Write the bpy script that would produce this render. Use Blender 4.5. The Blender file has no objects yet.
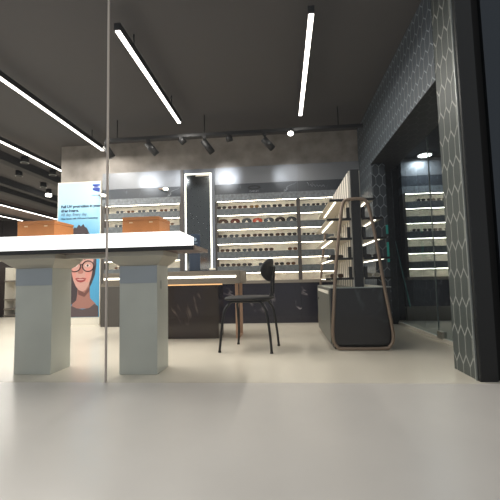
import bpy, bmesh, math, random
from mathutils import Vector, Matrix
random.seed(7)
C = bpy.context.scene.collection
PI = math.pi
ORD = ['first', 'second', 'third', 'fourth', 'fifth', 'sixth', 'seventh', 'eighth', 'ninth', 'tenth']

# ------------------------------------------------------------------ materials
def lin(c):
    return tuple(((v/12.92) if v <= .04045 else ((v+.055)/1.055)**2.4) for v in c)

def mat(name, col, rough=.5, metal=0.0, noise=0.0, scale=8.0, emit=0.0, spec=.5, bump=0.0, trans=0.0):
    """plain procedural surface: colour broken up by noise. col is sRGB 0..1"""
    m = bpy.data.materials.new(name); m.use_nodes = True
    nt = m.node_tree; b = nt.nodes['Principled BSDF']
    c = lin(col)
    b.inputs['Base Color'].default_value = (*c, 1)
    b.inputs['Roughness'].default_value = rough
    b.inputs['Metallic'].default_value = metal
    b.inputs['Specular IOR Level'].default_value = spec
    if trans: b.inputs['Transmission Weight'].default_value = trans
    if emit:
        b.inputs['Emission Color'].default_value = (*c, 1)
        b.inputs['Emission Strength'].default_value = emit
    if noise or bump:
        tc = nt.nodes.new('ShaderNodeTexCoord')
        n = nt.nodes.new('ShaderNodeTexNoise'); n.inputs['Scale'].default_value = scale
        n.inputs['Detail'].default_value = 5
        nt.links.new(tc.outputs['Object'], n.inputs['Vector'])
        if noise:
            r = nt.nodes.new('ShaderNodeValToRGB')
            r.color_ramp.elements[0].position = .3; r.color_ramp.elements[1].position = .7
            r.color_ramp.elements[0].color = (*[max(0, v*(1-noise)) for v in c], 1)
            r.color_ramp.elements[1].color = (*[min(1, v*(1+noise)) for v in c], 1)
            nt.links.new(n.outputs['Fac'], r.inputs['Fac'])
            nt.links.new(r.outputs['Color'], b.inputs['Base Color'])
        if bump:
            bp = nt.nodes.new('ShaderNodeBump'); bp.inputs['Strength'].default_value = bump
            bp.inputs['Distance'].default_value = .01
            nt.links.new(n.outputs['Fac'], bp.inputs['Height'])
            nt.links.new(bp.outputs['Normal'], b.inputs['Normal'])
    return m

def glass_mat(name, tint=(.95, .97, .96), k=1.0):
    m = bpy.data.materials.new(name); m.use_nodes = True
    nt = m.node_tree; nt.nodes.clear()
    o = nt.nodes.new('ShaderNodeOutputMaterial'); mx = nt.nodes.new('ShaderNodeMixShader')
    t = nt.nodes.new('ShaderNodeBsdfTransparent'); t.inputs['Color'].default_value = (*tint, 1)
    g = nt.nodes.new('ShaderNodeBsdfGlossy'); g.inputs['Roughness'].default_value = 0.0
    f = nt.nodes.new('ShaderNodeFresnel'); f.inputs['IOR'].default_value = 1.45
    mu = nt.nodes.new('ShaderNodeMath'); mu.operation = 'MULTIPLY'; mu.inputs[1].default_value = k
    ge = nt.nodes.new('ShaderNodeNewGeometry'); fr = nt.nodes.new('ShaderNodeMath'); fr.operation = 'SUBTRACT'
    fr.inputs[0].default_value = 1.0; m2 = nt.nodes.new('ShaderNodeMath'); m2.operation = 'MULTIPLY'
    nt.links.new(ge.outputs['Backfacing'], fr.inputs[1])          # one reflection per pane, at its outer surface
    nt.links.new(f.outputs[0], mu.inputs[0]); nt.links.new(mu.outputs[0], m2.inputs[0]); nt.links.new(fr.outputs[0], m2.inputs[1])
    nt.links.new(m2.outputs[0], mx.inputs[0])
    nt.links.new(t.outputs[0], mx.inputs[1]); nt.links.new(g.outputs[0], mx.inputs[2])
    nt.links.new(mx.outputs[0], o.inputs['Surface'])
    return m

def marble(name, base, vein, rough=.12, scale=2.2, width=.012):
    m = mat(name, base, rough); nt = m.node_tree; b = nt.nodes['Principled BSDF']
    tc = nt.nodes.new('ShaderNodeTexCoord')
    n = nt.nodes.new('ShaderNodeTexNoise'); n.inputs['Scale'].default_value = scale; n.inputs['Detail'].default_value = 6
    n.inputs['Distortion'].default_value = .6
    a = nt.nodes.new('ShaderNodeMath'); a.operation = 'SUBTRACT'; a.inputs[1].default_value = .5
    ab = nt.nodes.new('ShaderNodeMath'); ab.operation = 'ABSOLUTE'
    n2 = nt.nodes.new('ShaderNodeTexNoise'); n2.inputs['Scale'].default_value = 3.1
    r2 = nt.nodes.new('ShaderNodeValToRGB'); r2.color_ramp.elements[0].position = .5; r2.color_ramp.elements[1].position = .65
    r = nt.nodes.new('ShaderNodeValToRGB')
    r.color_ramp.elements[0].color = (1, 1, 1, 1); r.color_ramp.elements[1].color = (0, 0, 0, 1)
    r.color_ramp.elements[1].position = width
    mu = nt.nodes.new('ShaderNodeMath'); mu.operation = 'MULTIPLY'
    mx = nt.nodes.new('ShaderNodeMix'); mx.data_type = 'RGBA'
    mx.inputs[6].default_value = (*lin(base), 1); mx.inputs[7].default_value = (*lin(vein), 1)
    L = nt.links.new
    L(tc.outputs['Object'], n.inputs['Vector']); L(tc.outputs['Object'], n2.inputs['Vector'])
    L(n.outputs['Fac'], a.inputs[0]); L(a.outputs[0], ab.inputs[0]); L(ab.outputs[0], r.inputs['Fac'])
    L(n2.outputs['Fac'], r2.inputs['Fac']); L(r.outputs['Color'], mu.inputs[0]); L(r2.outputs['Color'], mu.inputs[1])
    L(mu.outputs[0], mx.inputs[0]); L(mx.outputs[2], b.inputs['Base Color'])
    return m

def hexmat(name, ua, va, w, row, tile, grout, t=.035, rough=.35):
    """elongated pointy-top hexagon tiles; ua/va = object axes, w = tile width, row = row pitch (m)"""
    m = mat(name, tile, rough); nt = m.node_tree; b = nt.nodes['Principled BSDF']; L = nt.links.new
    tc = nt.nodes.new('ShaderNodeTexCoord'); s = nt.nodes.new('ShaderNodeSeparateXYZ')
    L(tc.outputs['Object'], s.inputs[0])
    def M(op, a, bb=None):
        n = nt.nodes.new('ShaderNodeMath'); n.operation = op
        for i, v in enumerate((a, bb)):
            if v is None: continue
            if isinstance(v, (int, float)): n.inputs[i].default_value = v
            else: L(v, n.inputs[i])
        return n.outputs[0]
    u = M('ADD', M('MULTIPLY', s.outputs[ua], 1/w), 200.0)
    v = M('ADD', M('MULTIPLY', s.outputs[va], .8660254/row), 200*1.7320508)
    def cell(du, dv):
        x = M('SUBTRACT', M('MODULO', M('ADD', u, du), 1.0), .5)
        y = M('SUBTRACT', M('MODULO', M('ADD', v, dv), 1.7320508), .8660254)
        ax, ay = M('ABSOLUTE', x), M('ABSOLUTE', y)
        return M('MAXIMUM', ax, M('ADD', M('MULTIPLY', ax, .5), M('MULTIPLY', ay, .8660254)))
    d = M('SUBTRACT', .5, M('MINIMUM', cell(0, 0), cell(.5, .8660254)))
    g = M('LESS_THAN', d, t)
    mx = nt.nodes.new('ShaderNodeMix'); mx.data_type = 'RGBA'
    mx.inputs[6].default_value = (*lin(tile), 1); mx.inputs[7].default_value = (*lin(grout), 1)
    L(g, mx.inputs[0]); L(mx.outputs[2], b.inputs['Base Color'])
    return m

def slatmat(name, axis, pitch, a, bcol, rough=.5):
    m = mat(name, a, rough); nt = m.node_tree; b = nt.nodes['Principled BSDF']; L = nt.links.new
    tc = nt.nodes.new('ShaderNodeTexCoord'); w = nt.nodes.new('ShaderNodeTexWave')
    w.wave_type = 'BANDS'; w.bands_direction = axis; w.inputs['Scale'].default_value = .31/pitch
    w.inputs['Distortion'].default_value = 1.2; w.inputs['Detail'].default_value = 2
    r = nt.nodes.new('ShaderNodeValToRGB')
    r.color_ramp.elements[0].color = (*lin(bcol), 1); r.color_ramp.elements[1].color = (*lin(a), 1)
    r.color_ramp.elements[0].position = .1; r.color_ramp.elements[1].position = .5
    L(tc.outputs['Object'], w.inputs['Vector']); L(w.outputs['Fac'], r.inputs['Fac']); L(r.outputs['Color'], b.inputs['Base Color'])
    return m

M = dict(
    ledhead=mat('spot lens', (1, .98, .94), emit=8.0),
    floor=mat('polished pale floor', (.86, .83, .77), .22, noise=.05, scale=1.3),
    mall=mat('pale stone outside', (.82, .80, .77), .3, noise=.04, scale=2),
    ceiling=mat('dark ceiling paint', (.32, .31, .31), .9),
    baffle=mat('dark baffle', (.16, .16, .165), .7),
    concrete=mat('grey brown plaster', (.58, .555, .53), .85, noise=.27, scale=4.5, bump=.15),
    farwall=mat('far dark wall', (.22, .2, .2), .7),
    header=mat('brushed grey panel', (.49, .50, .52), .42, .3, noise=.03, scale=3),
    sign=marble('charcoal sign band', (.22, .24, .27), (.5, .52, .55), .4, 5, .02),
    slate=mat('grey slate', (.39, .41, .42), .6, noise=.3, scale=24),
    stone=mat('speckled grey stone', (.48, .50, .52), .6, noise=.35, scale=32),
    post=mat('dark bronze post', (.30, .28, .27), .5),
    greypost=mat('grey post', (.42, .44, .48), .5),
    back=mat('pale travertine', (.97, .93, .87), .6, noise=.12, scale=14),
    led=mat('warm white led', (1, .95, .87), emit=10.5),
    ledw=mat('white led', (1, .97, .94), emit=6.0),
    ledm=mat('mirror led', (1, .99, .94), emit=1.1),
    leda=mat('amber led', (1, .78, .55), emit=.9),
    leds=mat('shelf led', (1, .97, .90), emit=3.2),
    lightbox=mat('glowing white acrylic', (1, .995, .985), .4, emit=1.3),
    navy=marble('blue black marble', (.15, .145, .18), (.62, .59, .6), .2, 1.5, .018),
    greybase=mat('taupe grey laminate', (.31, .295, .28), .4, noise=.06, scale=3),
    brownmarble=marble('brown black marble', (.20, .155, .145), (.62, .55, .50), .13, 1.6, .012),
    ledge=mat('greige ledge', (.52, .49, .45), .5),
    taupe=mat('taupe desk laminate', (.50, .465, .42), .5, noise=.04, scale=4),
    copper=mat('brushed copper', (.74, .60, .50), .45, .1),
    mirror=mat('smoky mirror', (.42, .43, .43), .12, 1.0),
    black=mat('black metal', (.06, .06, .065), .4),
    blackgloss=mat('gloss black', (.05, .05, .055), .15),
    blackpad=mat('black upholstery', (.085, .082, .085), .65, noise=.2, scale=40),
    spot=mat('matt black lamp body', (.1, .1, .105), .5),
    concleg=mat('grey green cement panel', (.77, .78, .75), .38, noise=.06, scale=5),
    blueband=mat('blue grey leg band', (.64, .67, .70), .35, noise=.05, scale=5),
    apron=mat('grey metal apron', (.70, .68, .63), .4, noise=.03, scale=4),
    board=mat('dark walnut board', (.34, .22, .19), .4, noise=.15, scale=9),
    boardedge=mat('black board edge', (.07, .06, .055), .35),
    edgelight=mat('worn pale edge', (.55, .47, .42), .4),
    tan=mat('tan leather', (.71, .46, .26), .42, noise=.07, scale=12),
    stud=mat('pale stud', (.9, .8, .65), .3, .3),
    standdark=marble('charcoal laminate', (.12, .115, .125), (.25, .27, .28), .3, 1.4, .03),
    standside=mat('olive grey laminate', (.41, .41, .38), .45, noise=.05, scale=6),
    bronze=mat('bronze tube', (.54, .47, .41), .35, .35),
    spine=mat('black spine', (.13, .13, .14), .5),
    slats=slatmat('pale grooved wood', 'Y', .11, (.94, .92, .88), (.42, .40, .38)),
    shelfglass=mat('frosted shelf', (.78, .74, .67), .3),
    whitepaint=mat('white lacquer', (.93, .91, .86), .4),
    steel=mat('satin steel', (.68, .67, .63), .3, .8),
    joint=mat('clear silicone joint', (.78, .74, .70), .4),
    trim=mat('pale steel edge', (.62, .64, .63), .35, .4),
    charcoal=mat('charcoal facade metal', (.11, .115, .115), .45, .2),
    blackgap=mat('black reveal', (.015, .015, .015), .8),
    glosspanel=mat('gloss graphite panel', (.24, .26, .28), .25, .8),
    teal=mat('teal film', (.16, .62, .58), .5),
    tealdim=mat('dull teal reflection', (.16, .36, .36), .4),
    nav_sign=mat('navy reflected sign', (.17, .23, .31), .3, noise=.05, scale=9),
    signmark=mat('pale sign mark', (.6, .68, .75), .4),
    glass=glass_mat('clear shop glass', (.975, .98, .975), .55),
    glassside=glass_mat('side glass', (.80, .86, .88), 1.3),
    hexX=hexmat('hex tile on x faces', 1, 2, .085, .125, (.28, .31, .34), (.56, .60, .62), .03, .5),  # tile copy lightened: the sheen on side faces is painted in
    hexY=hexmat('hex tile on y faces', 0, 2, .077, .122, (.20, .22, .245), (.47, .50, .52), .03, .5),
    hexZ=hexmat('hex tile underside', 0, 1, .085, .125, (.14, .14, .145), (.25, .25, .25), .03, .5),  # same tile darkened, shade of the underside put into the colour
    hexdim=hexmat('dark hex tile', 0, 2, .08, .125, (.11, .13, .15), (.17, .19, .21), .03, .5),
    hexpier=hexmat('large hex tile', 1, 2, .082, .172, (.295, .32, .31), (.62, .63, .61), .035, .45),
)

# ------------------------------------------------------------------ geometry helpers
def new_obj(name, bm, mats, parent=None, origin=(0, 0, 0), smooth=False):
    me = bpy.data.meshes.new(name)
    bmesh.ops.recalc_face_normals(bm, faces=bm.faces)
    bmesh.ops.translate(bm, verts=bm.verts, vec=-Vector(origin))
    if smooth:
        for f in bm.faces: f.smooth = True
    bm.to_mesh(me); bm.free()
    for m_ in (mats if isinstance(mats, (list, tuple)) else [mats]):
        me.materials.append(m_)
    o = bpy.data.objects.new(name, me); C.objects.link(o)
    if parent is None: o.location = origin
    else: o.parent = parent
    return o

def add_box(bm, x0, x1, y0, y1, z0, z1, bev=0.0, mi=0):
    r = bmesh.ops.create_cube(bm, size=1)
    vs = r['verts']
    for v in vs:
        v.co = Vector(((x0+x1)/2+v.co.x*(x1-x0), (y0+y1)/2+v.co.y*(y1-y0), (z0+z1)/2+v.co.z*(z1-z0)))
    fs = {f for v in vs for f in v.link_faces}
    for f in fs: f.material_index = mi
    if bev:
        es = {e for v in vs for e in v.link_edges}
        bmesh.ops.bevel(bm, geom=list(es), offset=bev, segments=2, affect='EDGES', profile=.5)
    return bm

def bx(x0, x1, y0, y1, z0, z1, bev=0.0):
    return add_box(bmesh.new(), x0, x1, y0, y1, z0, z1, bev)

def smooth_path(pts, n=6, closed=False):
    P = [Vector(p) for p in pts]; out = []; N = len(P)
    rng = range(N) if closed else range(N-1)
    for i in rng:
        if closed: p0, p1, p2, p3 = P[(i-1) % N], P[i], P[(i+1) % N], P[(i+2) % N]
        else: p0, p1, p2, p3 = P[max(i-1, 0)], P[i], P[i+1], P[min(i+2, N-1)]
        for k in range(n):
            t = k/n
            out.append(.5*((2*p1)+(-p0+p2)*t+(2*p0-5*p1+4*p2-p3)*t*t+(-p0+3*p1-3*p2+p3)*t**3))
    if not closed: out.append(P[-1])
    return out

def add_tube(bm, pts, r, seg=10, closed=False, mi=0):
    P = [Vector(p) for p in pts]; N = len(P); rings = []
    up = None
    for i, p in enumerate(P):
        a = P[(i-1) % N] if closed or i > 0 else p
        b = P[(i+1) % N] if closed or i < N-1 else p
        t = (b-a).normalized()
        if up is None:
            up = Vector((0, 0, 1)) if abs(t.z) < .9 else Vector((1, 0, 0))
        s = t.cross(up)
        if s.length < 1e-5: s = t.orthogonal()
        s.normalize(); up = s.cross(t).normalized()
        rr = r[i] if isinstance(r, (list, tuple)) else r
        rings.append([bm.verts.new(p+rr*(math.cos(2*PI*k/seg)*s+math.sin(2*PI*k/seg)*up)) for k in range(seg)])
    n = N if closed else N-1
    for i in range(n):
        A, B = rings[i], rings[(i+1) % N]
        for k in range(seg):
            f = bm.faces.new((A[k], A[(k+1) % seg], B[(k+1) % seg], B[k])); f.smooth = True; f.material_index = mi
    if not closed:
        bm.faces.new(rings[0]).material_index = mi; bm.faces.new(rings[-1]).material_index = mi
    return bm

def add_cyl(bm, p, q, r, seg=20, mi=0): return add_tube(bm, [p, q], r, seg, mi=mi)

def add_prism(bm, poly, axis, a, b, mi=0):
    """poly of 2-D points extruded from a to b along axis ('x','y','z')"""
    def P(u, v, w):
        return {'x': (w, u, v), 'y': (u, w, v), 'z': (u, v, w)}[axis]
    A = [bm.verts.new(P(u, v, a)) for u, v in poly]; B = [bm.verts.new(P(u, v, b)) for u, v in poly]
    bm.faces.new(A).material_index = mi; bm.faces.new(B).material_index = mi
    n = len(poly)
    for i in range(n):
        bm.faces.new((A[i], A[(i+1) % n], B[(i+1) % n], B[i])).material_index = mi
    return bm

def ell(cx, cy, rx, ry, n=24, a0=0, a1=2*PI):
    full = abs(a1-a0-2*PI) < 1e-6
    return [(cx+rx*math.cos(a0+(a1-a0)*k/(n if full else n-1)), cy+ry*math.sin(a0+(a1-a0)*k/(n if full else n-1))) for k in range(n)]

def props(o, label=None, cat=None, group=None, kind=None):
    if label: o['label'] = label
    if cat: o['category'] = cat
    if group: o['group'] = group
    if kind: o['kind'] = kind
    return o

def thing(name, loc, label, cat, group=None, rz=0):
    o = bpy.data.objects.new(name, None); C.objects.link(o)
    o.location = loc; o.rotation_euler = (0, 0, rz); o.empty_display_size = .05
    return props(o, label, cat, group)

def part(name, bm, m, par, world=True, smooth=False, label=None):
    """bm in world coordinates when world=True (thing unrotated)"""
    root = par
    while root.parent: root = root.parent
    o = new_obj(name, bm, m, par, tuple(root.location) if world else (0, 0, 0), smooth)
    if label: o['label'] = label
    return o

def struct(name, bm, m, parent=None):
    o = new_obj(name, bm, m, parent)
    if parent is None: o['kind'] = 'structure'
    return o

def copy_tree(o, parent=None):
    c = o.copy(); C.objects.link(c); c.parent = parent
    for ch in list(o.children): copy_tree(ch, c)
    return c

def lamp_area(loc, sx, sy, power, col=(1, .95, .88), rot=(0, 0, 0)):
    l = bpy.data.lights.new('lamp', 'AREA'); l.shape = 'RECTANGLE'; l.size = sx; l.size_y = sy
    l.energy = power; l.color = col
    o = bpy.data.objects.new('lamp', l); C.objects.link(o); o.location = loc; o.rotation_euler = rot
    return o

def text_mesh(body, size, m, name, par, loc, depth=.0015, align='LEFT', squash=1.0, bold=0.0):
    cu = bpy.data.curves.new(name, 'FONT'); cu.body = body; cu.size = size; cu.extrude = depth
    cu.align_x = align; cu.offset = bold
    tmp = bpy.data.objects.new(name, cu); C.objects.link(tmp)
    dg = bpy.context.evaluated_depsgraph_get(); dg.update()
    me = bpy.data.meshes.new_from_object(tmp.evaluated_get(dg))
    bpy.data.objects.remove(tmp)
    me.materials.clear(); me.materials.append(m)
    o = bpy.data.objects.new(name, me); C.objects.link(o); o.parent = par
    root = par
    while root.parent: root = root.parent
    o.location = Vector(loc)-Vector(root.location)
    o.rotation_euler = (PI/2, 0, 0); o.scale = (squash, 1, 1)
    return o

WY = 4.87       # front plane of the display wall
CZ = 2.60       # ceiling height

# ------------------------------------------------------------------ the setting
struct('floor', bx(-9, 4, 2.12, 11, -.1, 0), M['floor'])
struct('floor_outside', bx(-9, 4, -1.5, 2.12, -.1, 0), M['mall'])
struct('ceiling', bx(-9, 4, 2.12, 11, CZ, CZ+.1), M['ceiling'])
struct('wall_back', bx(-3.2, 1.07, WY+.25, WY+.45, 0, CZ), M['concrete'])
struct('wall_back_upper', bx(-3.2, 1.07, WY+.06, WY+.25, 2.146, CZ), M['concrete'])
struct('wall_back_return', bx(-3.2, -2.56, WY+.06, WY+.25, 0, 2.146), M['concrete'])
struct('wall_far', bx(-9, -3.2, 10.6, 10.8, 0, CZ), M['farwall'])
struct('wall_left', bx(-9, -8.8, 2.12, 10.6, 0, CZ), M['farwall'])
struct('baseboard_back', bx(-3.2, -2.56, WY+.035, WY+.06, 0, .1), M['ledge'])

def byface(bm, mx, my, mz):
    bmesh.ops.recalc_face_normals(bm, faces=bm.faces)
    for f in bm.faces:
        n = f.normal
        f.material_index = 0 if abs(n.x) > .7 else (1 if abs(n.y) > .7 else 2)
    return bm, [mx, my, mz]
# tiled column and the beam it carries over the glazed side opening
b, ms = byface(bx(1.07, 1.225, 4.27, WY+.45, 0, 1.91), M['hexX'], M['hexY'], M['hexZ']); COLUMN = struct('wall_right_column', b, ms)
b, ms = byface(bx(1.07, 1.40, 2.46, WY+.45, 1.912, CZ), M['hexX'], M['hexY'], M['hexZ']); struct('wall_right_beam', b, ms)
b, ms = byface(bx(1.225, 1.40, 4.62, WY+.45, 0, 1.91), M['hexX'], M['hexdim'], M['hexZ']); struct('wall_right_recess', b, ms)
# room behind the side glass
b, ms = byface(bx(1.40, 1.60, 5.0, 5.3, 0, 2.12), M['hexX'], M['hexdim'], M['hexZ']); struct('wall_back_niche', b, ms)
struct('wall_side_room_back', bx(1.60, 3.4, WY+.36, WY+.46, 0, CZ), M['farwall'])
struct('wall_side_room_right', bx(3.2, 3.4, 2.4, 5.2, 0, CZ), M['farwall'])
struct('ceiling_side_room', bx(1.42, 3.2, 2.5, 5.2, 2.14, 2.20), M['baffle'])

# near pier of the shopfront, tiled on its inner side
b, ms = byface(bx(1.07, 1.38, 2.19, 2.455, 0, CZ), M['hexpier'], M['hexpier'], M['hexZ']); struct('wall_front_pier', b, ms)
struct('trim_1', bx(1.062, 1.07, 2.178, 2.19, 0, CZ), M['trim'])
struct('wall_front_frame', bx(1.07, 1.165, 2.15, 2.188, 0, CZ), M['charcoal'])
struct('wall_front_reveal', bx(1.165, 1.215, 2.176, 2.188, 0, CZ), M['blackgap'])
struct('wall_front_panel', bx(1.215, 2.6, 2.145, 2.188, 0, CZ), M['glosspanel'])

# shopfront glazing: two panes that meet at one joint
for n, x0, x1 in (('window_1', -5.2, -1.079), ('window_2', -1.069, 1.062)):
    struct(n, bx(x0, x1, 2.120, 2.130, 0.0, CZ), M['glass'])
struct('trim_2', bx(-1.079, -1.069, 2.119, 2.131, 0, CZ), M['joint'])
# side glazing along the opening, three panes
ys = (2.46, 3.50, 4.62)
for k in range(2):
    SIDE_PANE = struct('window_%d' % (k+3), bx(1.404, 1.414, ys[k]+.001, ys[k+1]-.001, .03, 1.909), M['glassside'])
struct('trim_3', bx(1.403, 1.4145, 3.499, 3.501, .045, 1.909), M['trim'])
struct('trim_4', bx(1.392, 1.426, 2.46, 4.62, 0, .03), M['whitepaint'])

def patch(y):
    t = thing('glass_clamp', (1.409, y, .02), 'small square steel patch fitting at the foot of the side glass', 'clamp')
    part('clamp_body', bx(1.385, 1.433, y-.055, y+.055, .02, .085, .006), M['steel'], t)
    for s in (-.03, .03): part('screw', add_cyl(bmesh.new(), (1.380, y+s, .053), (1.386, y+s, .053), .007, 12), M['trim'], t)
patch(3.44)
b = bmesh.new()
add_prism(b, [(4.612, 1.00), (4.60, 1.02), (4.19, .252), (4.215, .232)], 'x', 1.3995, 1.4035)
new_obj('reflection_strip', b, M['tealdim'], SIDE_PANE)['label'] = 'dull teal strip imitating a reflection, slanting down the pane'  # solid strip drawn in place of the stand frame's reflection in the pane
for z0, z1 in ((1.075, 1.18), (.75, .98)):
    new_obj('film_strip', bx(1.200, 1.2245, 4.262, 4.269, z0, z1), M['teal'], COLUMN)['label'] = 'bright teal film on the column corner'

# ------------------------------------------------------------------ ceiling fittings
def linear(x, y0, y1, z, label, w=.036, e=True, power=0):
    t = thing('linear_light', (x, (y0+y1)/2, z), label, 'ceiling light', 'linear lights hung from the ceiling')
    part('housing', bx(x-w/2-.006, x+w/2+.006, y0, y1, z+.006, z+.06), M['spot'], t)
    part('diffuser', bx(x-w/2, x+w/2, y0+.01, y1-.01, z, z+.006), M['ledw'], t)
    for yy in (y0+.3, y1-.3):
        part('hanger', add_cyl(bmesh.new(), (x, yy, z+.06), (x, yy, CZ), .006, 8), M['spot'], t)
    if power:
        lamp_area((x, (y0+y1)/2, z-.004), w, y1-y0-.05, power)
linear(-3.56, 2.4, 9.2, 2.42, 'long white strip light running past the left end of the plaster wall', power=90)
linear(-2.45, 2.5, 4.72, 2.42, 'short white strip light ending just in front of the plaster wall', power=45)
linear(-6.45, 5.2, 10.3, 2.42, 'white strip light on the far left, upper of the pair above the tan box', power=110)
linear(-7.52, 5.4, 9.8, 2.42, 'white strip light on the far left, lower of the pair above the tan box', power=90)
linear(-1.15, 2.4, 4.0, 2.42, 'white strip light added on the ceiling above the desk for fill', power=30)  # unseen strip, added for ambient light over the desk
linear(.25, 2.4, 4.0, 2.42, 'white strip light added nearest the tiled beam for fill', power=12)  # second unseen strip, added to fill the right side

for k, (x, y0, y1) in enumerate([(-4.3, 2.3, 10.5), (-5.3, 2.3, 10.5), (-5.75, 2.3, 10.5)]):
    struct('trim_%d' % (k+5), bx(x, x+.14, y0, y1, CZ-.13, CZ), M['baffle'])
struct('ceiling_panel', bx(-7.4, -6.6, 4.5, 10.4, 2.50, CZ), mat('brown grey ceiling board', (.46, .41, .39), .8))

def downlight(x, y, label, lit):
    t = thing('downlight', (x, y, CZ), label, 'ceiling light', 'round downlights over the left hall')
    part('can', add_cyl(bmesh.new(), (x, y, CZ-.09), (x, y, CZ), .055, 24), M['spot'], t)
    part('rim', add_cyl(bmesh.new(), (x, y, CZ-.098), (x, y, CZ-.09), .062, 24), M['trim'], t)
    part('lens', add_cyl(bmesh.new(), (x, y, CZ-(.15 if lit else .104)), (x, y, CZ-.098), .058 if lit else .045, 24), M['ledhead'] if lit else M['black'], t)
z = CZ
downlight(-4.02, 5.25, 'dark round downlight beside the long strip light, nearest the shop window', False)
downlight(-4.62, 5.90, 'dark round downlight left of the others under the long strip light', False)
downlight(-4.02, 5.95, 'dark round downlight close to the left edge of the plaster wall', False)
downlight(-4.72, 6.70, 'dark round downlight just above the glowing one', False)
downlight(-4.95, 7.20, 'glowing white round downlight in the left hall', True)

# lighting track and its spotlights
t = thing('lighting_track', (-.9, 4.2, 2.33), 'black lighting track hung in front of the upper plaster wall', 'track')
part('rail', bx(-2.15, .98, 4.185, 4.215, 2.335, 2.37), M['spot'], t)
for xx in (-2.0, -.9, .7):
    part('hanger', add_cyl(bmesh.new(), (xx, 4.2, 2.37), (xx, 4.2, CZ), .007, 8), M['spot'], t)

def spot(x, top_z, dx, dz, dy, label, lit=None, watts=0, target=None):
    t = thing('track_spotlight', (x, 4.2, 2.335), label, 'spotlight', 'black spotlights on the track')
    part('adapter', bx(x-.02, x+.02, 4.18, 4.22, 2.30, 2.335), M['spot'], t)
    part('arm', add_cyl(bmesh.new(), (x, 4.2, 2.30), (x, 4.2, top_z), .008, 10), M['spot'], t)
    a = Vector((x-dx*.15, 4.2-dy*.15, top_z+.01)); e = a+Vector((dx, dy, dz))
    b = bmesh.new(); add_cyl(b, a, e, .040, 24)
    part('head', b, M['spot'], t)
    d = (e-a).normalized()
    part('lens', add_cyl(bmesh.new(), e, e+d*.004, .034, 20), M['ledhead'] if lit else M['blackgloss'], t)
    if watts:
        l = bpy.data.lights.new('spot', 'SPOT'); l.energy = watts; l.spot_size = math.radians(44); l.spot_blend = 1
        l.shadow_soft_size = .03; l.color = (.93, .96, 1)
        o = bpy.data.objects.new('spot', l); C.objects.link(o); o.location = e+d*.02
        o.rotation_euler = (Vector(target)-o.location).to_track_quat('-Z', 'Y').to_euler()
spot(-2.14, 2.27, .07, -.13, .05, 'black track spotlight hanging beside the glass joint', False, 26, (-1.80, WY, 2.02))
spot(-1.60, 2.28, .10, -.13, .06, 'black cylindrical track spotlight above the left display cabinet', False, 13, (-1.42, WY, 2.0))
spot(-1.19, 2.31, .04, -.05, .03, 'small black track spotlight above the lit mirror, half hidden at the picture top', False, 0, None)
spot(-.90, 2.27, .10, -.14, .06, 'black track spotlight to the right of the lit mirror top', False, 30, (-.74, WY, 2.03))
spot(-.60, 2.31, .01, -.06, .02, 'stubby black track spotlight between the two larger right-hand ones', False, 0, None)
spot(-.17, 2.25, .11, -.11, .06, 'black track spotlight above the centre display cabinet', False, 10, (.10, WY, 2.0))
spot(.14, 2.33, .0, -.04, -.02, 'lit track spotlight, the bright dot above the cabinet joint', True, 0, None)

# ------------------------------------------------------------------ display cabinets
def shelf_z(i): return 1.669-.1985*i, 1.669-.1985*i-.107       # top, bottom of opening i

def display_bay(name_label, x0, x1, ox0, ox1, base_y=WY, base_m='navy', base=True, plinth=False):
    t = thing('display_cabinet', ((x0+x1)/2, WY, 0), name_label, 'display cabinet', 'wall display cabinets')
    D = WY+.15
    part('header_panel', bx(x0, x1, WY, D, 1.907, 2.143), M['header'], t)
    part('sign_band', bx(x0, x1, WY+.004, D, 1.765, 1.907), M['sign'], t)
    part('stone_strip', bx(x0, x1, WY, D, 1.669, 1.765), M['stone'], t)
    part('back_panel', bx(ox0, ox1, D-.02, D, .55, 1.669), M['back'], t)
    for s, (a, b_) in enumerate(((x0, ox0), (ox1, x1))):
        if b_-a > .003:
            part('side_panel', bx(a, b_, WY+.002, D, .557, 1.669), M['post'] if b_-a < .05 else M['slate'], t)
    for i in range(6):
        top, bot = shelf_z(i)
        nt_ = shelf_z(i+1)[0] if i < 5 else .55
        if i < 5: part('shelf', bx(ox0, ox1, WY, D-.02, nt_, bot), M['slate'], t)
        else: part('shelf', bx(x0, x1, WY-.012, D, .53, bot), M['ledge'], t)
        part('led_strip', bx(ox0+.005, ox1-.005, WY+.014, WY+.022, top-.006, top), M['led'], t)
    b = bx(x0+(.10 if base_y < WY else 0), x1, base_y, D, .185 if plinth else 0, .53)
    part('base_panel', b, M[base_m], t)
    if plinth: part('plinth', bx(x0, x1, base_y-.03, D, 0, .185), M['ledge'], t)
    return t
bayL = display_bay('left display cabinet beside the poster, with a taupe base', -2.535, -1.392, -2.50, -1.41, 4.66, 'greybase')
bayC = display_bay('centre display cabinet right of the lit mirror, full of eyewear rows', -.905, .233, -.885, .214)
bayR = display_bay('right display cabinet reaching the tiled column, half hidden by the gondola', .235, 1.065, .258, 1.04)
bayS = display_bay('display cabinet in the side room behind the side glass', 1.605, 2.95, 1.64, 2.92, WY+.10, 'navy', plinth=True)

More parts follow.
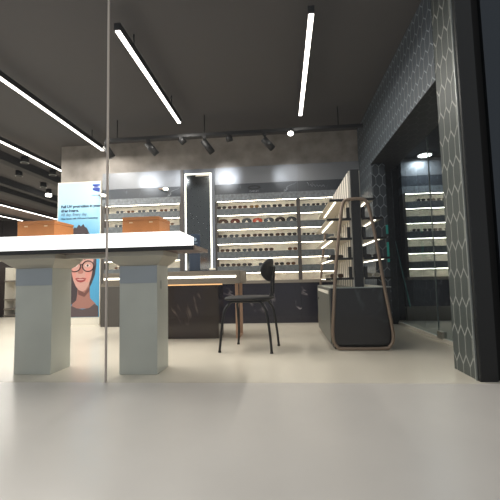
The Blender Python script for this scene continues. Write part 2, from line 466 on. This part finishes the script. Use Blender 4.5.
# marks on the sign bands
def ring(cx, cz, rx, rz, w, y, m, name, par):
    b = bmesh.new(); n = 32
    A = [(cx+rx*math.cos(2*PI*k/n), cz+rz*math.sin(2*PI*k/n)) for k in range(n)]
    B = [(cx+(rx-w)*math.cos(2*PI*k/n), cz+(rz-w*.55)*math.sin(2*PI*k/n)) for k in range(n)]
    for y_ in (y, y+.003):
        pass
    for k in range(n):
        j = (k+1) % n
        f = [(A[k], A[j], B[j], B[k])]
        vs = [b.verts.new((p[0], y, p[1])) for p in f[0]]; b.faces.new(vs)
        vs2 = [b.verts.new((p[0], y+.004, p[1])) for p in f[0]]; b.faces.new(vs2)
    return part(name, b, m, par)
logo_m = mat('dull sign lettering', (.56, .58, .62), .5)
logo_d = mat('dark sign lettering', (.12, .13, .15), .5)
sc = [c for c in bayC.children if c.name.startswith('sign_band')][0]
ring(-.36, 1.845, .090, .030, .028, WY, logo_d, 'logo_ring', sc)
text_mesh('OAKLEY', .035, logo_m, 'lettering', sc, (-.36, WY+.002, 1.782), align='CENTER')
sr = [c for c in bayR.children if c.name.startswith('sign_band')][0]
b = bmesh.new()
pts = []
for k in range(40):
    u = k/39
    pts.append((.40+.20*u, WY+.002, 1.838-.012*u+.014*math.sin(u*30)*(1-.3*u)))
add_tube(b, pts, .0028, 6)
add_tube(b, [(.365, WY+.002, 1.885), (.378, WY+.002, 1.865), (.382, WY+.002, 1.84)], .004, 6)
part('script_mark', b, logo_m, sr)

# panel that carries the mirror
t = struct('wall_mirror_surround', bx(-1.39, -.907, WY+.01, WY+.15, 0, 2.143), M['greypost'])
new_obj('edge_post', bx(-1.39, -1.352, WY-.015, WY+.01, .56, 2.135), M['post'], t)
new_obj('edge_post', bx(-.942, -.907, WY-.015, WY+.01, .56, 2.135), M['greypost'], t)
t = thing('lit_mirror', (-1.147, WY, .73), 'tall narrow mirror with a glowing white frame', 'mirror')
part('mirror_glass', bx(-1.32, -.96, WY-.012, WY+.009, .735, 2.07), M['mirror'], t)
fr = bmesh.new()
for a in ((-1.328, -1.308, .73, 2.075), (-.972, -.952, .73, 2.075)):
    add_box(fr, a[0], a[1], WY-.022, WY+.008, a[2], a[3])
add_box(fr, -1.328, -.952, WY-.0225, WY+.008, 2.057, 2.077)
part('light_frame', fr, M['ledm'], t)
part('foot', bx(-.99, -.905, WY-.06, WY-.0225, .725, .75, .004), M['whitepaint'], t)
part('top_tab', bx(-1.17, -.985, WY-.03, WY-.0226, 2.030, 2.056, .002), M['whitepaint'], t)

# ------------------------------------------------------------------ eyewear
def lens_poly(cx, cz, w, h, n=18):
    # rounded-square lens
    out = []
    for k in range(n):
        a = 2*PI*k/n; c, s = math.cos(a), math.sin(a)
        out.append((cx+w/2*math.copysign(abs(c)**.75, c), cz+h/2*math.copysign(abs(s)**.75, s)))
    return out
def rim(bm, poly, y, r):
    add_tube(bm, [(u, y, v) for u, v in poly], r, 6, closed=True)
def build_sunglasses(frame_m, lens_m, w=.052, h=.034, gap=.018):
    e = bpy.data.objects.new('sunglasses', None); C.objects.link(e)
    b = bmesh.new(); cx = (gap+w)/2; cz = h/2+.003
    for s in (-1, 1): rim(b, lens_poly(s*cx, cz, w, h), 0, .003)
    add_tube(b, smooth_path([(-gap/2-.001, 0, cz+.006), (0, -.002, cz+.011), (gap/2+.001, 0, cz+.006)], 4), .0028, 6)
    new_obj('frame', b, frame_m, e, smooth=False)
    for s in (-1, 1):
        b = bmesh.new(); add_prism(b, lens_poly(s*cx, cz, w-.003, h-.003), 'y', -.001, .001)
        new_obj('lens', b, lens_m, e)
        b = bmesh.new(); x = s*(cx+w/2+.001)
        add_tube(b, smooth_path([(x, 0, cz+.010), (x, .045, cz+.010), (x*.98, .085, cz+.004), (x*.96, .108, cz-.014)], 4), .0024, 6)
        new_obj('temple', b, frame_m, e)
    return e
def build_visor(frame_m, lens_m, w=.135, h=.058):
    """one-piece curved shield / goggle with a nose cut-out"""
    e = bpy.data.objects.new('shield_sunglasses', None); C.objects.link(e)
    poly = [(w/2*math.cos(a), .014+(h-.014)*math.sin(a)**.8) for a in [PI*k/20 for k in range(21)]]
    low = [(-w/2+.004, .004), (-.036, 0.0), (-.018, .006), (-.010, .024), (0, .030), (.010, .024), (.018, .006), (.036, 0.0), (w/2-.004, .004)]
    P = poly+low
    def curve(u): return .45*(u*u)/(w)
    b = bmesh.new()
    A = [b.verts.new((u, curve(u), v)) for u, v in P]; B = [b.verts.new((u, curve(u)+.003, v)) for u, v in P]
    b.faces.new(A); b.faces.new(B)
    for i in range(len(P)): b.faces.new((A[i], A[(i+1) % len(P)], B[(i+1) % len(P)], B[i]))
    new_obj('lens', b, lens_m, e)
    b = bmesh.new(); add_tube(b, [(u, curve(u), v) for u, v in poly], .0035, 6)
    new_obj('frame', b, frame_m, e)
    for s in (-1, 1):
        b = bmesh.new(); x = s*(w/2)
        add_tube(b, [(x, curve(x), .02), (x, .065, .02), (x*.97, .108, .006)], .0028, 6)
        new_obj('temple', b, frame_m, e)
    return e

EM = {
 'black': (mat('black acetate', (.16, .13, .12), .35), mat('dark lens', (.22, .19, .17), .15)),
 'brown': (mat('brown acetate', (.36, .24, .16), .35), mat('brown lens', (.38, .26, .17), .15)),
 'dark brown': (mat('dark brown acetate', (.28, .19, .14), .35), mat('dark brown lens', (.30, .22, .17), .15)),
 'yellow brown': (mat('tortoise acetate', (.42, .30, .14), .35), mat('amber lens', (.50, .38, .18), .15)),
 'grey': (mat('grey acetate', (.22, .23, .24), .35), mat('grey lens', (.30, .31, .32), .15)),
 'red': (mat('red frame', (.60, .17, .12), .35), mat('red orange lens', (.74, .33, .22), .15)),
 'dark red': (mat('dark red frame', (.34, .14, .10), .35), mat('dark red lens', (.38, .20, .15), .15)),
}
protos = {}
def eyewear(kind, colour, x, y, z, label, group, rz=None, s=1.0):
    key = (kind, colour)
    if key not in protos:
        fm, lm = EM[colour]
        protos[key] = (build_visor if kind == 'visor' else build_sunglasses)(fm, lm); o = protos[key]
    else: o = copy_tree(protos[key])
    o.location = (x, y, z); o.rotation_euler = (0, 0, random.uniform(-.08, .08) if rz is None else rz)
    o.scale = (s, s, s)
    props(o, label, 'visor sunglasses' if kind == 'visor' else 'sunglasses', group)
    return o
ROWN = ['top', 'second', 'third', 'fourth', 'fifth', 'bottom']
def row(bay, i, xs, cols, kind='pair', s=1.0):
    zb = shelf_z(i)[1]
    tot = len(xs)
    for k, (x, c) in enumerate(zip(xs, cols)):
        what = 'shield sunglasses' if kind == 'visor' else 'sunglasses'
        pos = ORD[k] + ' from the left'
        if tot == 1: pos = 'alone'
        g = ('shield sunglasses' if kind == 'visor' else 'sunglasses')+' on the '+ROWN[i]+' shelf of the '+bay+' cabinet'
        eyewear(kind, c, x, WY+.012, zb+.0005, '%s %s, %s on the %s shelf of the %s cabinet' % (c, what, pos, ROWN[i], bay), g, s=s)
row('centre', 0, [-.815, -.67, -.525, -.365, -.205, -.05, .12], ['black', 'dark brown', 'brown', 'yellow brown', 'grey', 'black', 'dark brown'])
row('centre', 1, [-.80, -.635, -.475, -.325, -.17, -.015, .14], ['dark brown', 'dark red', 'grey', 'red', 'grey', 'black', 'grey'], 'visor')
row('centre', 2, [-.81, -.65, -.49, -.33, -.175, -.02, .14], ['black', 'grey', 'dark brown', 'dark brown', 'black', 'dark brown', 'black'])
row('centre', 3, [-.78, -.63, -.475, -.325, -.18, .14], ['dark brown', 'black', 'grey', 'black', 'dark brown', 'brown'])
row('centre', 4, [-.78, -.63, -.48, -.26, -.045, .11], ['black', 'dark brown', 'black', 'grey', 'black', 'brown'])
row('right', 0, [.34, .47, .60], ['grey', 'black', 'grey'], s=.8)
row('right', 2, [.33, .45, .57], ['black', 'dark brown', 'black'], s=.75)
row('left', 0, [-2.28, -2.12, -1.96, -1.80, -1.64, -1.50], ['grey', 'brown', 'grey', 'grey', 'brown', 'grey'], s=.85)
row('left', 1, [-2.30, -2.17, -2.04, -1.55], ['grey', 'brown', 'grey', 'brown'], s=.85)
row('left', 4, [-2.30, -2.17], ['brown', 'grey'], s=.85)
row('left', 5, [-2.32, -2.20, -2.08], ['grey', 'brown', 'grey'], s=.85)
row('side room', 0, [1.84, 1.97, 2.10, 2.23], ['black', 'dark brown', 'black', 'dark brown'], s=.85)
row('side room', 2, [1.76, 1.90, 2.03, 2.17], ['black', 'grey', 'black', 'dark brown'], s=.85)

# ------------------------------------------------------------------ little arm lamps on the left sign band
for x, zz, lab in ((-1.58, 1.85, 'small lit arm lamp over the left cabinet, close to the mirror'), (-2.47, 1.80, 'small lit arm lamp over the left cabinet, at the poster side')):
    t = thing('arm_lamp', (x, WY, zz), lab, 'lamp', 'small lamps on the left sign band')
    part('arm', add_cyl(bmesh.new(), (x-.12, WY-.001, zz+.035), (x-.02, WY-.09, zz+.01), .012, 12), M['edgelight'], t)
    part('bulb', add_cyl(bmesh.new(), (x-.02, WY-.09, zz+.01), (x+.035, WY-.12, zz-.005), .020, 16), M['leds'], t)

# ------------------------------------------------------------------ poster
PY = WY+.0
t = thing('advertising_poster', (-2.88, PY, .10), 'light blue lens advertising poster with a smiling woman in round glasses', 'poster')
part('board', bx(-3.205, -2.556, PY, PY+.035, .10, 2.04), M['whitepaint'], t)
def sky():
    m = mat('poster blue print', (.6, .8, .9), .45, emit=.12); nt = m.node_tree; b = nt.nodes['Principled BSDF']; L = nt.links.new
    tc = nt.nodes.new('ShaderNodeTexCoord'); s = nt.nodes.new('ShaderNodeSeparateXYZ'); n = nt.nodes.new('ShaderNodeTexNoise')
    n.inputs['Scale'].default_value = 2.0
    a = nt.nodes.new('ShaderNodeMath'); a.operation = 'MULTIPLY_ADD'; a.inputs[1].default_value = .5; a.inputs[2].default_value = 0
    d = nt.nodes.new('ShaderNodeMath'); d.operation = 'MULTIPLY_ADD'; d.inputs[1].default_value = .35
    r = nt.nodes.new('ShaderNodeValToRGB')
    r.color_ramp.elements[0].color = (*lin((.30, .60, .76)), 1); r.color_ramp.elements[0].position = .75
    r.color_ramp.elements[1].color = (*lin((.66, .82, .90)), 1); r.color_ramp.elements[1].position = 1.2
    L(tc.outputs['Object'], s.inputs[0]); L(tc.outputs['Object'], n.inputs['Vector'])
    L(s.outputs[2], a.inputs[0]); L(n.outputs['Fac'], d.inputs[0]); L(a.outputs[0], d.inputs[2])
    L(d.outputs[0], r.inputs['Fac']); L(r.outputs['Color'], b.inputs['Base Color']); L(r.outputs['Color'], b.inputs['Emission Color'])
    return m
pr_ = part('print', bx(-3.195, -2.566, PY-.003, PY, .112, 2.03), sky(), t)
def flat(name, poly, col, layer, par=pr_):
    b = bmesh.new(); add_prism(b, poly, 'y', PY-.003-.0012*layer, PY-.0015)
    return part(name, b, mat('print '+name, col, .4), par)
def PX(px, py):     # picture plan of the print, measured on the poster: 1 unit = 1 mm-like grid
    return (-3.2+(px-57.8)*.01485, 2.03-(py-184)*.0145)
def poly(*pp): return [PX(a, b_) for a, b_ in pp]
def blob(cx, cy, rx, ry, n=28): 
    x, y = PX(cx, cy); return ell(x, y, rx*.01485, ry*.0145, n)
# the woman: hair, neck, top, face
flat('hair', poly((71.5, 300), (70.5, 288), (69.5, 270), (69.5, 256), (70, 244), (71, 236), (73, 231), (75.5, 228.5), (77, 229.5), (79.5, 226), (81.5, 228), (84, 225.5), (85.5, 228.5), (87.5, 229.5), (90, 235), (94.5, 243), (97.2, 254), (97.4, 266), (96, 276), (93, 284), (90, 290), (80, 297), (79, 303), (73, 304)), (.27, .235, .25), 1)
flat('neck', poly((79.5, 282), (90.5, 281), (91.0, 290), (91.5, 298), (97, 303.5), (99, 308), (72, 308), (74.5, 303), (78, 300), (79, 294)), (.64, .46, .42), 2)
flat('chin_shade', poly((79.5, 288), (86, 293), (91, 287), (91.2, 291), (86, 297), (80, 294.5)), (.45, .30, .28), 3)
flat('top', poly((66, 316), (67, 309), (72, 304.5), (78, 307.5), (84, 308.8), (91, 307.5), (96, 303.5), (99.5, 306), (100, 316)), (.36, .31, .32), 3)
flat('face', poly((72.6, 254), (72.3, 264), (73, 273), (75, 281), (77.5, 286.5), (80.5, 290.2), (84, 291.6), (87, 290.2), (90, 285.5), (92.6, 278), (94.4, 268), (94.8, 256), (91, 247), (83, 243), (76, 246)), (.80, .62, .58), 4)
flat('cheek', poly((87, 270), (93.6, 268), (92, 277), (89, 283), (86.5, 282)), (.84, .58, .54), 5)
flat('cheek', poly((72.9, 269), (77.5, 271), (77, 280), (74.8, 279)), (.84, .58, .54), 5)
flat('forehead_hair', poly((70, 264), (70.5, 248), (76, 240), (84, 238), (92, 243), (96.5, 254), (97, 266), (95.4, 268), (94.6, 259), (91.5, 252.5), (87, 251), (82, 254), (76, 257), (72.6, 262)), (.38, .32, .34), 6)
flat('nose', poly((80.6, 268), (82, 267), (83.6, 268), (84.8, 273), (83.2, 274.6), (80.4, 274.4), (79.4, 273)), (.70, .47, .43), 5)
flat('mouth', poly((76.5, 279), (79.5, 278.2), (81.8, 278.9), (84.3, 278.2), (88, 279), (86, 281.8), (82.5, 283), (79, 282)), (.62, .27, .27), 5)
flat('teeth', poly((78, 279.5), (81.8, 279.7), (86.4, 279.5), (84, 280.6), (80.5, 280.6)), (.85, .72, .70), 6)
for nm, cx in (('eye', 76.6), ('eye', 89)):
    flat(nm, blob(cx, 266.6, 2.6, 1.1), (.85, .80, .78), 5); flat('iris', blob(cx, 266.6, 1.0, 1.0), (.22, .18, .17), 6)
    flat('eyebrow', poly((cx-3.6, 260.2), (cx-1, 258.6), (cx+3.6, 259.6), (cx+3.4, 260.6), (cx-1, 259.8), (cx-3.4, 261.2)), (.33, .24, .22), 5)
bg = bmesh.new()
for cx in (76.4, 89.5):
    x, zc = PX(cx, 267.2)
    add_tube(bg, [(u, PY-.011, v) for u, v in ell(x, zc, .083, .074, 32)], .0075, 6, closed=True)
xa, za = PX(81.8, 266); xb, _ = PX(84.2, 266)
add_tube(bg, [(xa, PY-.011, za), ((xa+xb)/2, PY-.011, za+.008), (xb, PY-.011, za)], .0075, 6)
part('glasses_drawing', bg, mat('print glasses', (.22, .14, .15), .4), pr_)
# printed lettering and the blue shield logo
ink = mat('navy ink', (.10, .17, .30), .5); ink2 = mat('grey blue ink', (.38, .50, .60), .5); white = mat('white ink', (.95, .97, 1), .4)
text_mesh('Full UV protection in your', .052, ink, 'lettering', pr_, (-3.15, PY-.005, 1.668), bold=.002, squash=1.06)
text_mesh('clear lenses.', .052, ink, 'lettering', pr_, (-3.15, PY-.005, 1.608), bold=.002, squash=1.06)
text_mesh('All day. Every day.', .058, ink2, 'lettering', pr_, (-3.15, PY-.005, 1.550), squash=.93, bold=.001)
text_mesh('Clear lenses with UVProtect Technology', .032, ink, 'lettering', pr_, (-3.15, PY-.005, 1.500), squash=1.04, bold=.0006)
lx0, lz0 = PX(93.0, 186.3); lx1, lz1 = PX(100.2, 194)
flat('logo_shield', [(lx0, lz0), (lx1, lz0), (lx1, lz1)]+[(lx1-(lx1-lx0)*k/8, lz1+(.028*(k/8)**2)) for k in range(1, 9)], (.13, .22, .56), 2)
flat('logo_band', poly((92.8, 188.3), (100.4, 188.3), (100.4, 190.1), (92.8, 190.1)), (.80, .86, .95), 3)
text_mesh('ZEISS', .030, mat('logo ink', (.13, .22, .56), .5), 'lettering', pr_, ((lx0+lx1)/2, PY-.0085, 1.947), align='CENTER', bold=.001)
text_mesh('Seeing beyond', .020, ink2, 'lettering', pr_, (lx1, PY-.005, 1.832), align='RIGHT')
props(new_obj('poster_plinth', bx(-3.205, -2.556, PY-.01, PY+.03, 0, .10), M['whitepaint']), 'low white plinth under the blue poster', 'plinth')

# ------------------------------------------------------------------ desk
t = thing('service_desk', (-1.05, 3.6, 0), 'taupe service desk with a glowing line and dark marble front', 'desk')
part('desk_top', bx(-1.78, -.41, 3.45, 4.05, .556, .681, .003), M['taupe'], t)
part('light_line', bx(-1.77, -.449, 3.446, 3.455, .614, .633), M['leds'], t)
part('marble_body', bx(-1.68, -.664, 3.67, 3.98, 0, .535), M['brownmarble'], t)
part('top_bracket', bx(-1.66, -.68, 3.72, 3.93, .535, .556), M['black'], t)
part('glow_line', bx(-1.68, -.62, 3.655, 3.669, .542, .554), M['leda'], t)
for y in (3.67, 3.90):
    part('leg', bx(-.49 if y < 3.8 else -.475, -.462 if y < 3.8 else -.447, y, y+.05, 0, .556), M['copper'], t)
part('foot_rail', bx(-.488, -.449, 3.72, 3.90, 0, .02), M['copper'], t)

# upright navy panel imitating a blue reflection in the mirror behind
t = thing('reflected_sign', (-.88, 3.57, .681), 'small dark blue upright panel on the desk, imitating a mirror reflection', 'sign')
part('sign_foot', bx(-.93, -.83, 3.54, 3.62, .681, .69), M['black'], t)
part('sign_face', bx(-.937, -.825, 3.57, 3.58, .69, 1.06, .002), M['nav_sign'], t)
b = bmesh.new(); add_prism(b, ell(-.877, 1.005, .017, .017), 'y', 3.567, 3.571)
part('sign_icon', b, M['signmark'], t)
part('sign_line', bx(-.91, -.85, 3.5675, 3.571, .965, .972), M['signmark'], t)

# ------------------------------------------------------------------ near counter
def lerp(a, b_, u): return a+(b_-a)*u
t = thing('window_counter', (-1.6, 2.38, 0), 'tall counter at the shop window with dark board and grey cement legs', 'counter')
b = bx(-2.9, -.546, 2.20, 2.56, .790, .813)
part('counter_board', b, M['board'], t)
part('front_edge', bx(-2.9, -.546, 2.188, 2.20, .786, .8125), M['boardedge'], t)
part('end_edge', bx(-.546, -.536, 2.188, 2.56, .790, .813), M['edgelight'], t)
part('apron', bx(-2.8, -.86, 2.34, 2.44, .762, .790), M['apron'], t)
for x0, x1 in ((-2.53, -2.27), (-1.801, -1.541), (-1.073, -.818)):
    lg = part('leg', bx(x0, x1, 2.30, 2.52, 0, .70, .002), M['concleg'], t)
    bm = bmesh.new()
    lo = [(x0, 2.30), (x1, 2.30), (x1, 2.52), (x0, 2.52)]; hi = [(x0-.065, 2.225), (x1+.065, 2.225), (x1+.065, 2.555), (x0-.065, 2.555)]
    zs = [(lo, .70), ([(lerp(a[0], c[0], .45), lerp(a[1], c[1], .45)) for a, c in zip(lo, hi)], .722), (hi, .760), (hi, .790)]
    rings = [[bm.verts.new((x, y, z_)) for x, y in rr] for rr, z_ in zs]
    bm.faces.new(rings[0]); bm.faces.new(rings[-1])
    for A, B in zip(rings, rings[1:]):
        for k in range(4): bm.faces.new((A[k], A[(k+1) % 4], B[(k+1) % 4], B[k]))
    part('leg_capital', bm, M['apron'], lg)
    part('leg_face_band', bx(x0+.001, x1-.001, 2.296, 2.2995, .585, .699), M['blueband'], lg, label='bluish upper band')  # thin bluer band across the top of the leg front
b = bx(-.8165, -.814, 2.36, 2.372, .545, .60); part('slot', b, M['trim'], t)

for x0, x1, lab in ((-2.85, -1.262, 'glowing white slab on the window counter, under the left tan box'), (-1.245, -.635, 'glowing white slab on the window counter, under the right tan box')):
    o = new_obj('light_slab', bx(x0, x1, 2.2, 2.55, .813, .907, .003), M['lightbox'])
    props(o, lab, 'light slab', 'glowing slabs on the window counter')

def tan_box(x0, x1, lab):
    t = thing('leather_box', ((x0+x1)/2, 2.42, .907), lab, 'box', 'tan boxes on the window counter')
    y0, y1, z0, z1 = 2.305, 2.535, .907, 1.026
    part('box_body', bx(x0, x1, y0, y1, z0, z1-.022, .003), M['tan'], t)
    part('lid', bx(x0-.001, x1+.001, y0-.001, y1+.001, z1-.021, z1, .003), M['tan'], t)
    for s in (.24, .78):
        xx = lerp(x0, x1, s)
        b = bmesh.new(); add_box(b, xx-.012, xx+.012, y0-.004, y0-.001, .984, .992, .001)
        part('stud', b, M['stud'], t)
tan_box(-1.806, -1.54, 'tan leather box on the window counter, left one beside the poster')
tan_box(-1.059, -.806, 'tan leather box on the window counter, right one before the cabinet')

# ------------------------------------------------------------------ chair
cyaw = math.radians(170)      # facing left
t = thing('cafe_chair', (-.28, 3.12, 0), 'black chair with padded seat and small oval back beside the desk', 'chair', rz=0)
u = Vector((math.cos(cyaw), math.sin(cyaw), 0)); v = Vector((-u.y, u.x, 0))*-1     # u forward, v to the far side
cen = Vector((-.28, 3.12, 0))
def cp(a, b_, z_): p = cen+u*a+v*b_; return (p.x, p.y, z_)
feet = {'nl': (.205+.02, -.19), 'nr': (-.205, -.165), 'fl': (.20-.02, .19), 'fr': (-.20, .165)}
for k, (a, b_) in feet.items():
    ia, ib = (.165 if a > 0 else -.135), (.135 if b_ > 0 else -.135)
    bm = bmesh.new()
    pts = [(a, b_, .004), (a*.94, b_*.95, .15), (lerp(a, ia, .55), lerp(b_, ib, .55), .32), (ia+.0, ib, .378), (ia*.80, ib, .406), (ia*.45, ib, .409)]
    P = [Vector(cp(*q)) for q in pts]
    add_tube(bm, smooth_path(P, 5), .0105, 12)
    lg = part('leg', bm, M['black'], t)
    bm = bmesh.new(); add_cyl(bm, cp(a, b_, 0), cp(a*.995, b_*.995, .014), .013, 14); part('foot_cap', bm, M['blackgloss'], lg)
bm = bmesh.new()
add_tube(bm, [cp(.05, -.135, .409), cp(.05, .135, .409)], .010, 10); add_tube(bm, [cp(-.07, -.135, .409), cp(-.07, .135, .409)], .010, 10)
add_tube(bm, [cp(.08, -.135, .409), cp(-.07, -.135, .409)], .010, 10); add_tube(bm, [cp(.08, .135, .409), cp(-.07, .135, .409)], .010, 10)
part('seat_frame', bm, M['black'], t)
# seat pad: rounded superellipse, domed
bm = bmesh.new(); n = 40; prof = [(.90, .418), (.98, .424), (1.0, .432), (.985, .441), (.93, .447), (.75, .451), (.4, .453)]
rings = []
for s, z_ in prof:
    r_ = []
    for k in range(n):
        a = 2*PI*k/n; c, s_ = math.cos(a), math.sin(a)
        fx = .205*math.copysign(abs(c)**.7, c); fy = .20*math.copysign(abs(s_)**.7, s_)
        r_.append(bm.verts.new(cp(fx*s+.01, fy*s*(1-.06*math.copysign(1, -c)*abs(c)), z_)))
    rings.append(r_)
for A, B in zip(rings, rings[1:]):
    for k in range(n): bm.faces.new((A[k], A[(k+1) % n], B[(k+1) % n], B[k]))
bm.faces.new(rings[0]); bm.faces.new(rings[-1])
part('seat', bm, M['blackpad'], t, smooth=True)
# oval back pad, slightly wrapped
bm = bmesh.new(); n = 36; rings = []
backx = -.178
for s, off in ((.5, .016), (.85, .014), (.97, .008), (1.0, 0), (.97, -.008), (.85, -.014), (.5, -.016)):
    r_ = []
    for k in range(n):
        a = 2*PI*k/n; yy = .180*s*math.cos(a); zz = .098*s*math.sin(a)
        r_.append(bm.verts.new(cp(backx+off+1.3*yy*yy-.10*zz, yy, .668+zz)))
    rings.append(r_)
for A, B in zip(rings, rings[1:]):
    for k in range(n): bm.faces.new((A[k], A[(k+1) % n], B[(k+1) % n], B[k]))
bm.faces.new(rings[0]); bm.faces.new(rings[-1])
part('backrest', bm, M['blackpad'], t, smooth=True)
for s in (-1, 1):
    bm = bmesh.new()
    P = [Vector(cp(*q)) for q in [(-.06, s*.045, .409), (-.14, s*.045, .411), (-.185, s*.045, .47), (-.192, s*.045, .56), (-.205, s*.045, .70)]]
    add_tube(bm, smooth_path(P, 5), .009, 10)
    part('back_support', bm, M['black'], t)

# ------------------------------------------------------------------ gondola display stand
t = thing('gondola_stand', (.63, 3.6, 0), 'dark double-sided eyewear gondola with a rounded bronze tube frame', 'display stand')
part('base_cabinet', bx(.39, .872, 3.06, 4.12, .035, .50, .004), M['standdark'], t)
part('toe_kick', bx(.41, .85, 3.09, 4.09, 0, .035), M['black'], t)
dr = part('side_door', bx(.378, .389, 3.075, 4.10, .05, .495, .002), M['standside'], t)
b = bmesh.new(); add_cyl(b, (.372, 3.98, .37), (.378, 3.98, .37), .012, 14); part('lock', b, M['black'], dr)
part('label_strip', bx(.373, .378, 3.12, 3.98, .452, .480, .001), M['whitepaint'], dr)
part('top_rim', bx(.385, .877, 3.055, 4.125, .50, .508), M['trim'], t)
sp = part('spine_panel', bx(.60, .67, 3.10, 4.12, .508, 1.51), M['spine'], t)
part('grooved_face', bx(.588, .60, 3.125, 4.12, .508, 1.505), M['slats'], sp)
part('grooved_face', bx(.67, .682, 3.125, 4.12, .508, 1.505), M['slats'], sp)
def loop(y):
    half = [(.47, .014), (.425, .030), (.400, .065), (.392, .115), (.394, .19), (.412, .40), (.430, .61), (.455, .815), (.495, 1.10), (.508, 1.175), (.522, 1.215), (.553, 1.238)]
    halfr = [(.676, 1.238), (.705, 1.215), (.722, 1.175), (.738, 1.10), (.775, .86), (.813, .546), (.838, .37), (.862, .19), (.868, .115), (.860, .065), (.835, .030), (.79, .014)]
    P = [Vector((x, y, z_)) for x, z_ in half+halfr]
    bm = bmesh.new(); add_tube(bm, smooth_path(P, 3, closed=True), .0135, 12, closed=True)
    return bm
part('tube_frame', loop(3.035), M['bronze'], t)
part('tube_frame', loop(4.145), M['bronze'], t)
lv = [(1.250, .415, .79), (1.085, .385, .85), (.918, .375, .872), (.750, .372, .90), (.583, .36, .90)]
stand_glasses = []
for k, (z_, xl, xr) in enumerate(lv):
    for side in (-1, 1):
        a, c = (xl, .588) if side < 0 else (.682, xr)
        sh = part('shelf', bx(a, c, 3.115, 4.09, z_-.006, z_+.002), M['shelfglass'], t)
        bm = bmesh.new(); add_box(bm, a, c, 3.085, 3.115, z_-.013, z_+.005)
        if k > 0:
            xx = .565 if side < 0 else .69
            add_box(bm, xx-.014, xx+.012, 3.085, 3.115, z_+.005, z_+.095)
        part('end_bracket', bm, M['black'], sh)
        lx = (a+.055) if side < 0 else (c-.05)
        part('led_strip', bx(lx-.005, lx+.005, 3.14, 3.95, z_-.014, z_-.006), M['leds'], sh)
# eyewear on the gondola, left side
names = ['topmost', 'second highest', 'middle', 'second lowest', 'lowest']
wm = (mat('clear acetate', (.85, .82, .76), .3), mat('pale lens', (.7, .68, .62), .2)); EM['pale'] = wm
for k, (i, y, c) in enumerate([(2, 3.25, 'pale'), (3, 3.25, 'black'), (4, 3.25, 'dark brown'), (4, 3.65, 'pale'), (2, 3.7, 'dark brown'), (3, 3.7, 'pale')]):
    z_, xl, xr = lv[i]
    eyewear('pair', c, (xl+.588)/2+.0, y, z_+.003, '%s glasses on the %s left shelf of the gondola, %s' % (c, names[i], 'near the window' if y < 3.5 else 'further back'), 'glasses on the gondola', rz=.12, s=.95)
for k, (i, y, c) in enumerate([(3, 3.25, 'black'), (4, 3.25, 'pale')]):
    z_, xl, xr = lv[i]
    eyewear('pair', c, .785, y, z_+.003, '%s glasses on the %s right shelf of the gondola, near the window' % (c, names[i]), 'glasses on the gondola', rz=-.1, s=.95)

# ------------------------------------------------------------------ left hall furniture, seen under the counter
t = thing('display_tower', (-4.96, 6.35, 0), 'white rounded display tower with shelves in the left hall', 'display tower')
bm = bmesh.new()
prof = [(-5.10, 0), (-4.80, 0), (-4.80, .90)]+[(-4.90+.10*math.cos(a), .90+.10*math.sin(a)) for a in [PI/2*k/6 for k in range(1, 7)]]+[(-5.06, 1.0), (-5.10, .97)]
add_prism(bm, prof, 'y', 6.45, 6.50); part('back_panel', bm, M['whitepaint'], t)
for z_ in (.02, .13, .30, .64): part('shelf', bx(-5.11, -4.80, 6.22, 6.45, z_, z_+.02, .004), M['ledge'], t)
for x in (-5.11, -4.82): part('side_panel', bx(x, x+.015, 6.25, 6.45, 0, .9), M['whitepaint'], t)
t = thing('dark_cabinet', (-5.55, 6.1, 0), 'tall dark cabinet cut by the left picture edge', 'cabinet')
part('cabinet_body', bx(-6.0, -5.11, 6.0, 6.5, .04, 1.12, .006), mat('dark brown lacquer', (.17, .13, .13), .4), t)
part('toe_kick', bx(-5.98, -5.13, 6.03, 6.48, 0, .04), M['black'], t)
for x in (-5.57,): part('door_gap', bx(x, x+.006, 5.995, 6.0, .06, 1.1), M['black'], t)

# side room ceiling light
t = thing('round_ceiling_light', (1.86, 4.72, 2.14), 'round white ceiling light in the side room behind the glass', 'ceiling light')
bm = bmesh.new(); add_cyl(bm, (1.86, 4.72, 2.125), (1.86, 4.72, 2.14), .095, 28); part('rim', bm, M['trim'], t)
bm = bmesh.new(); add_cyl(bm, (1.86, 4.72, 2.118), (1.86, 4.72, 2.125), .08, 28); part('diffuser', bm, M['ledw'], t)
l = lamp_area((1.86, 4.72, 2.11), .14, .14, 4, (.95, .97, 1))

# ------------------------------------------------------------------ light and camera
sc_ = bpy.context.scene
w = bpy.data.worlds.new('mall surroundings'); sc_.world = w; w.use_nodes = True
w.node_tree.nodes['Background'].inputs[0].default_value = (.85, .87, .9, 1)
w.node_tree.nodes['Background'].inputs[1].default_value = .5

yaw, pitch, roll = (math.radians(a) for a in (5.11, 4.49, 1.31))
fwd = Vector((-math.sin(yaw)*math.cos(pitch), math.cos(yaw)*math.cos(pitch), math.sin(pitch)))
right = Vector((math.cos(yaw), math.sin(yaw), 0)); up = right.cross(fwd)
r2 = math.cos(roll)*right-math.sin(roll)*up; u2 = math.sin(roll)*right+math.cos(roll)*up
cam = bpy.data.cameras.new('camera'); cam.sensor_width = 36; cam.lens = 361/500*36; cam.clip_start = .05
co = bpy.data.objects.new('camera', cam); C.objects.link(co)
co.matrix_world = Matrix(((r2.x, u2.x, -fwd.x, 0), (r2.y, u2.y, -fwd.y, 0), (r2.z, u2.z, -fwd.z, .60), (0, 0, 0, 1)))
sc_.camera = co
vs_ = sc_.view_settings
vs_.view_transform = 'Standard'; vs_.look = 'None'; vs_.gamma = 1; vs_.use_curve_mapping = False; vs_.exposure = 0.15
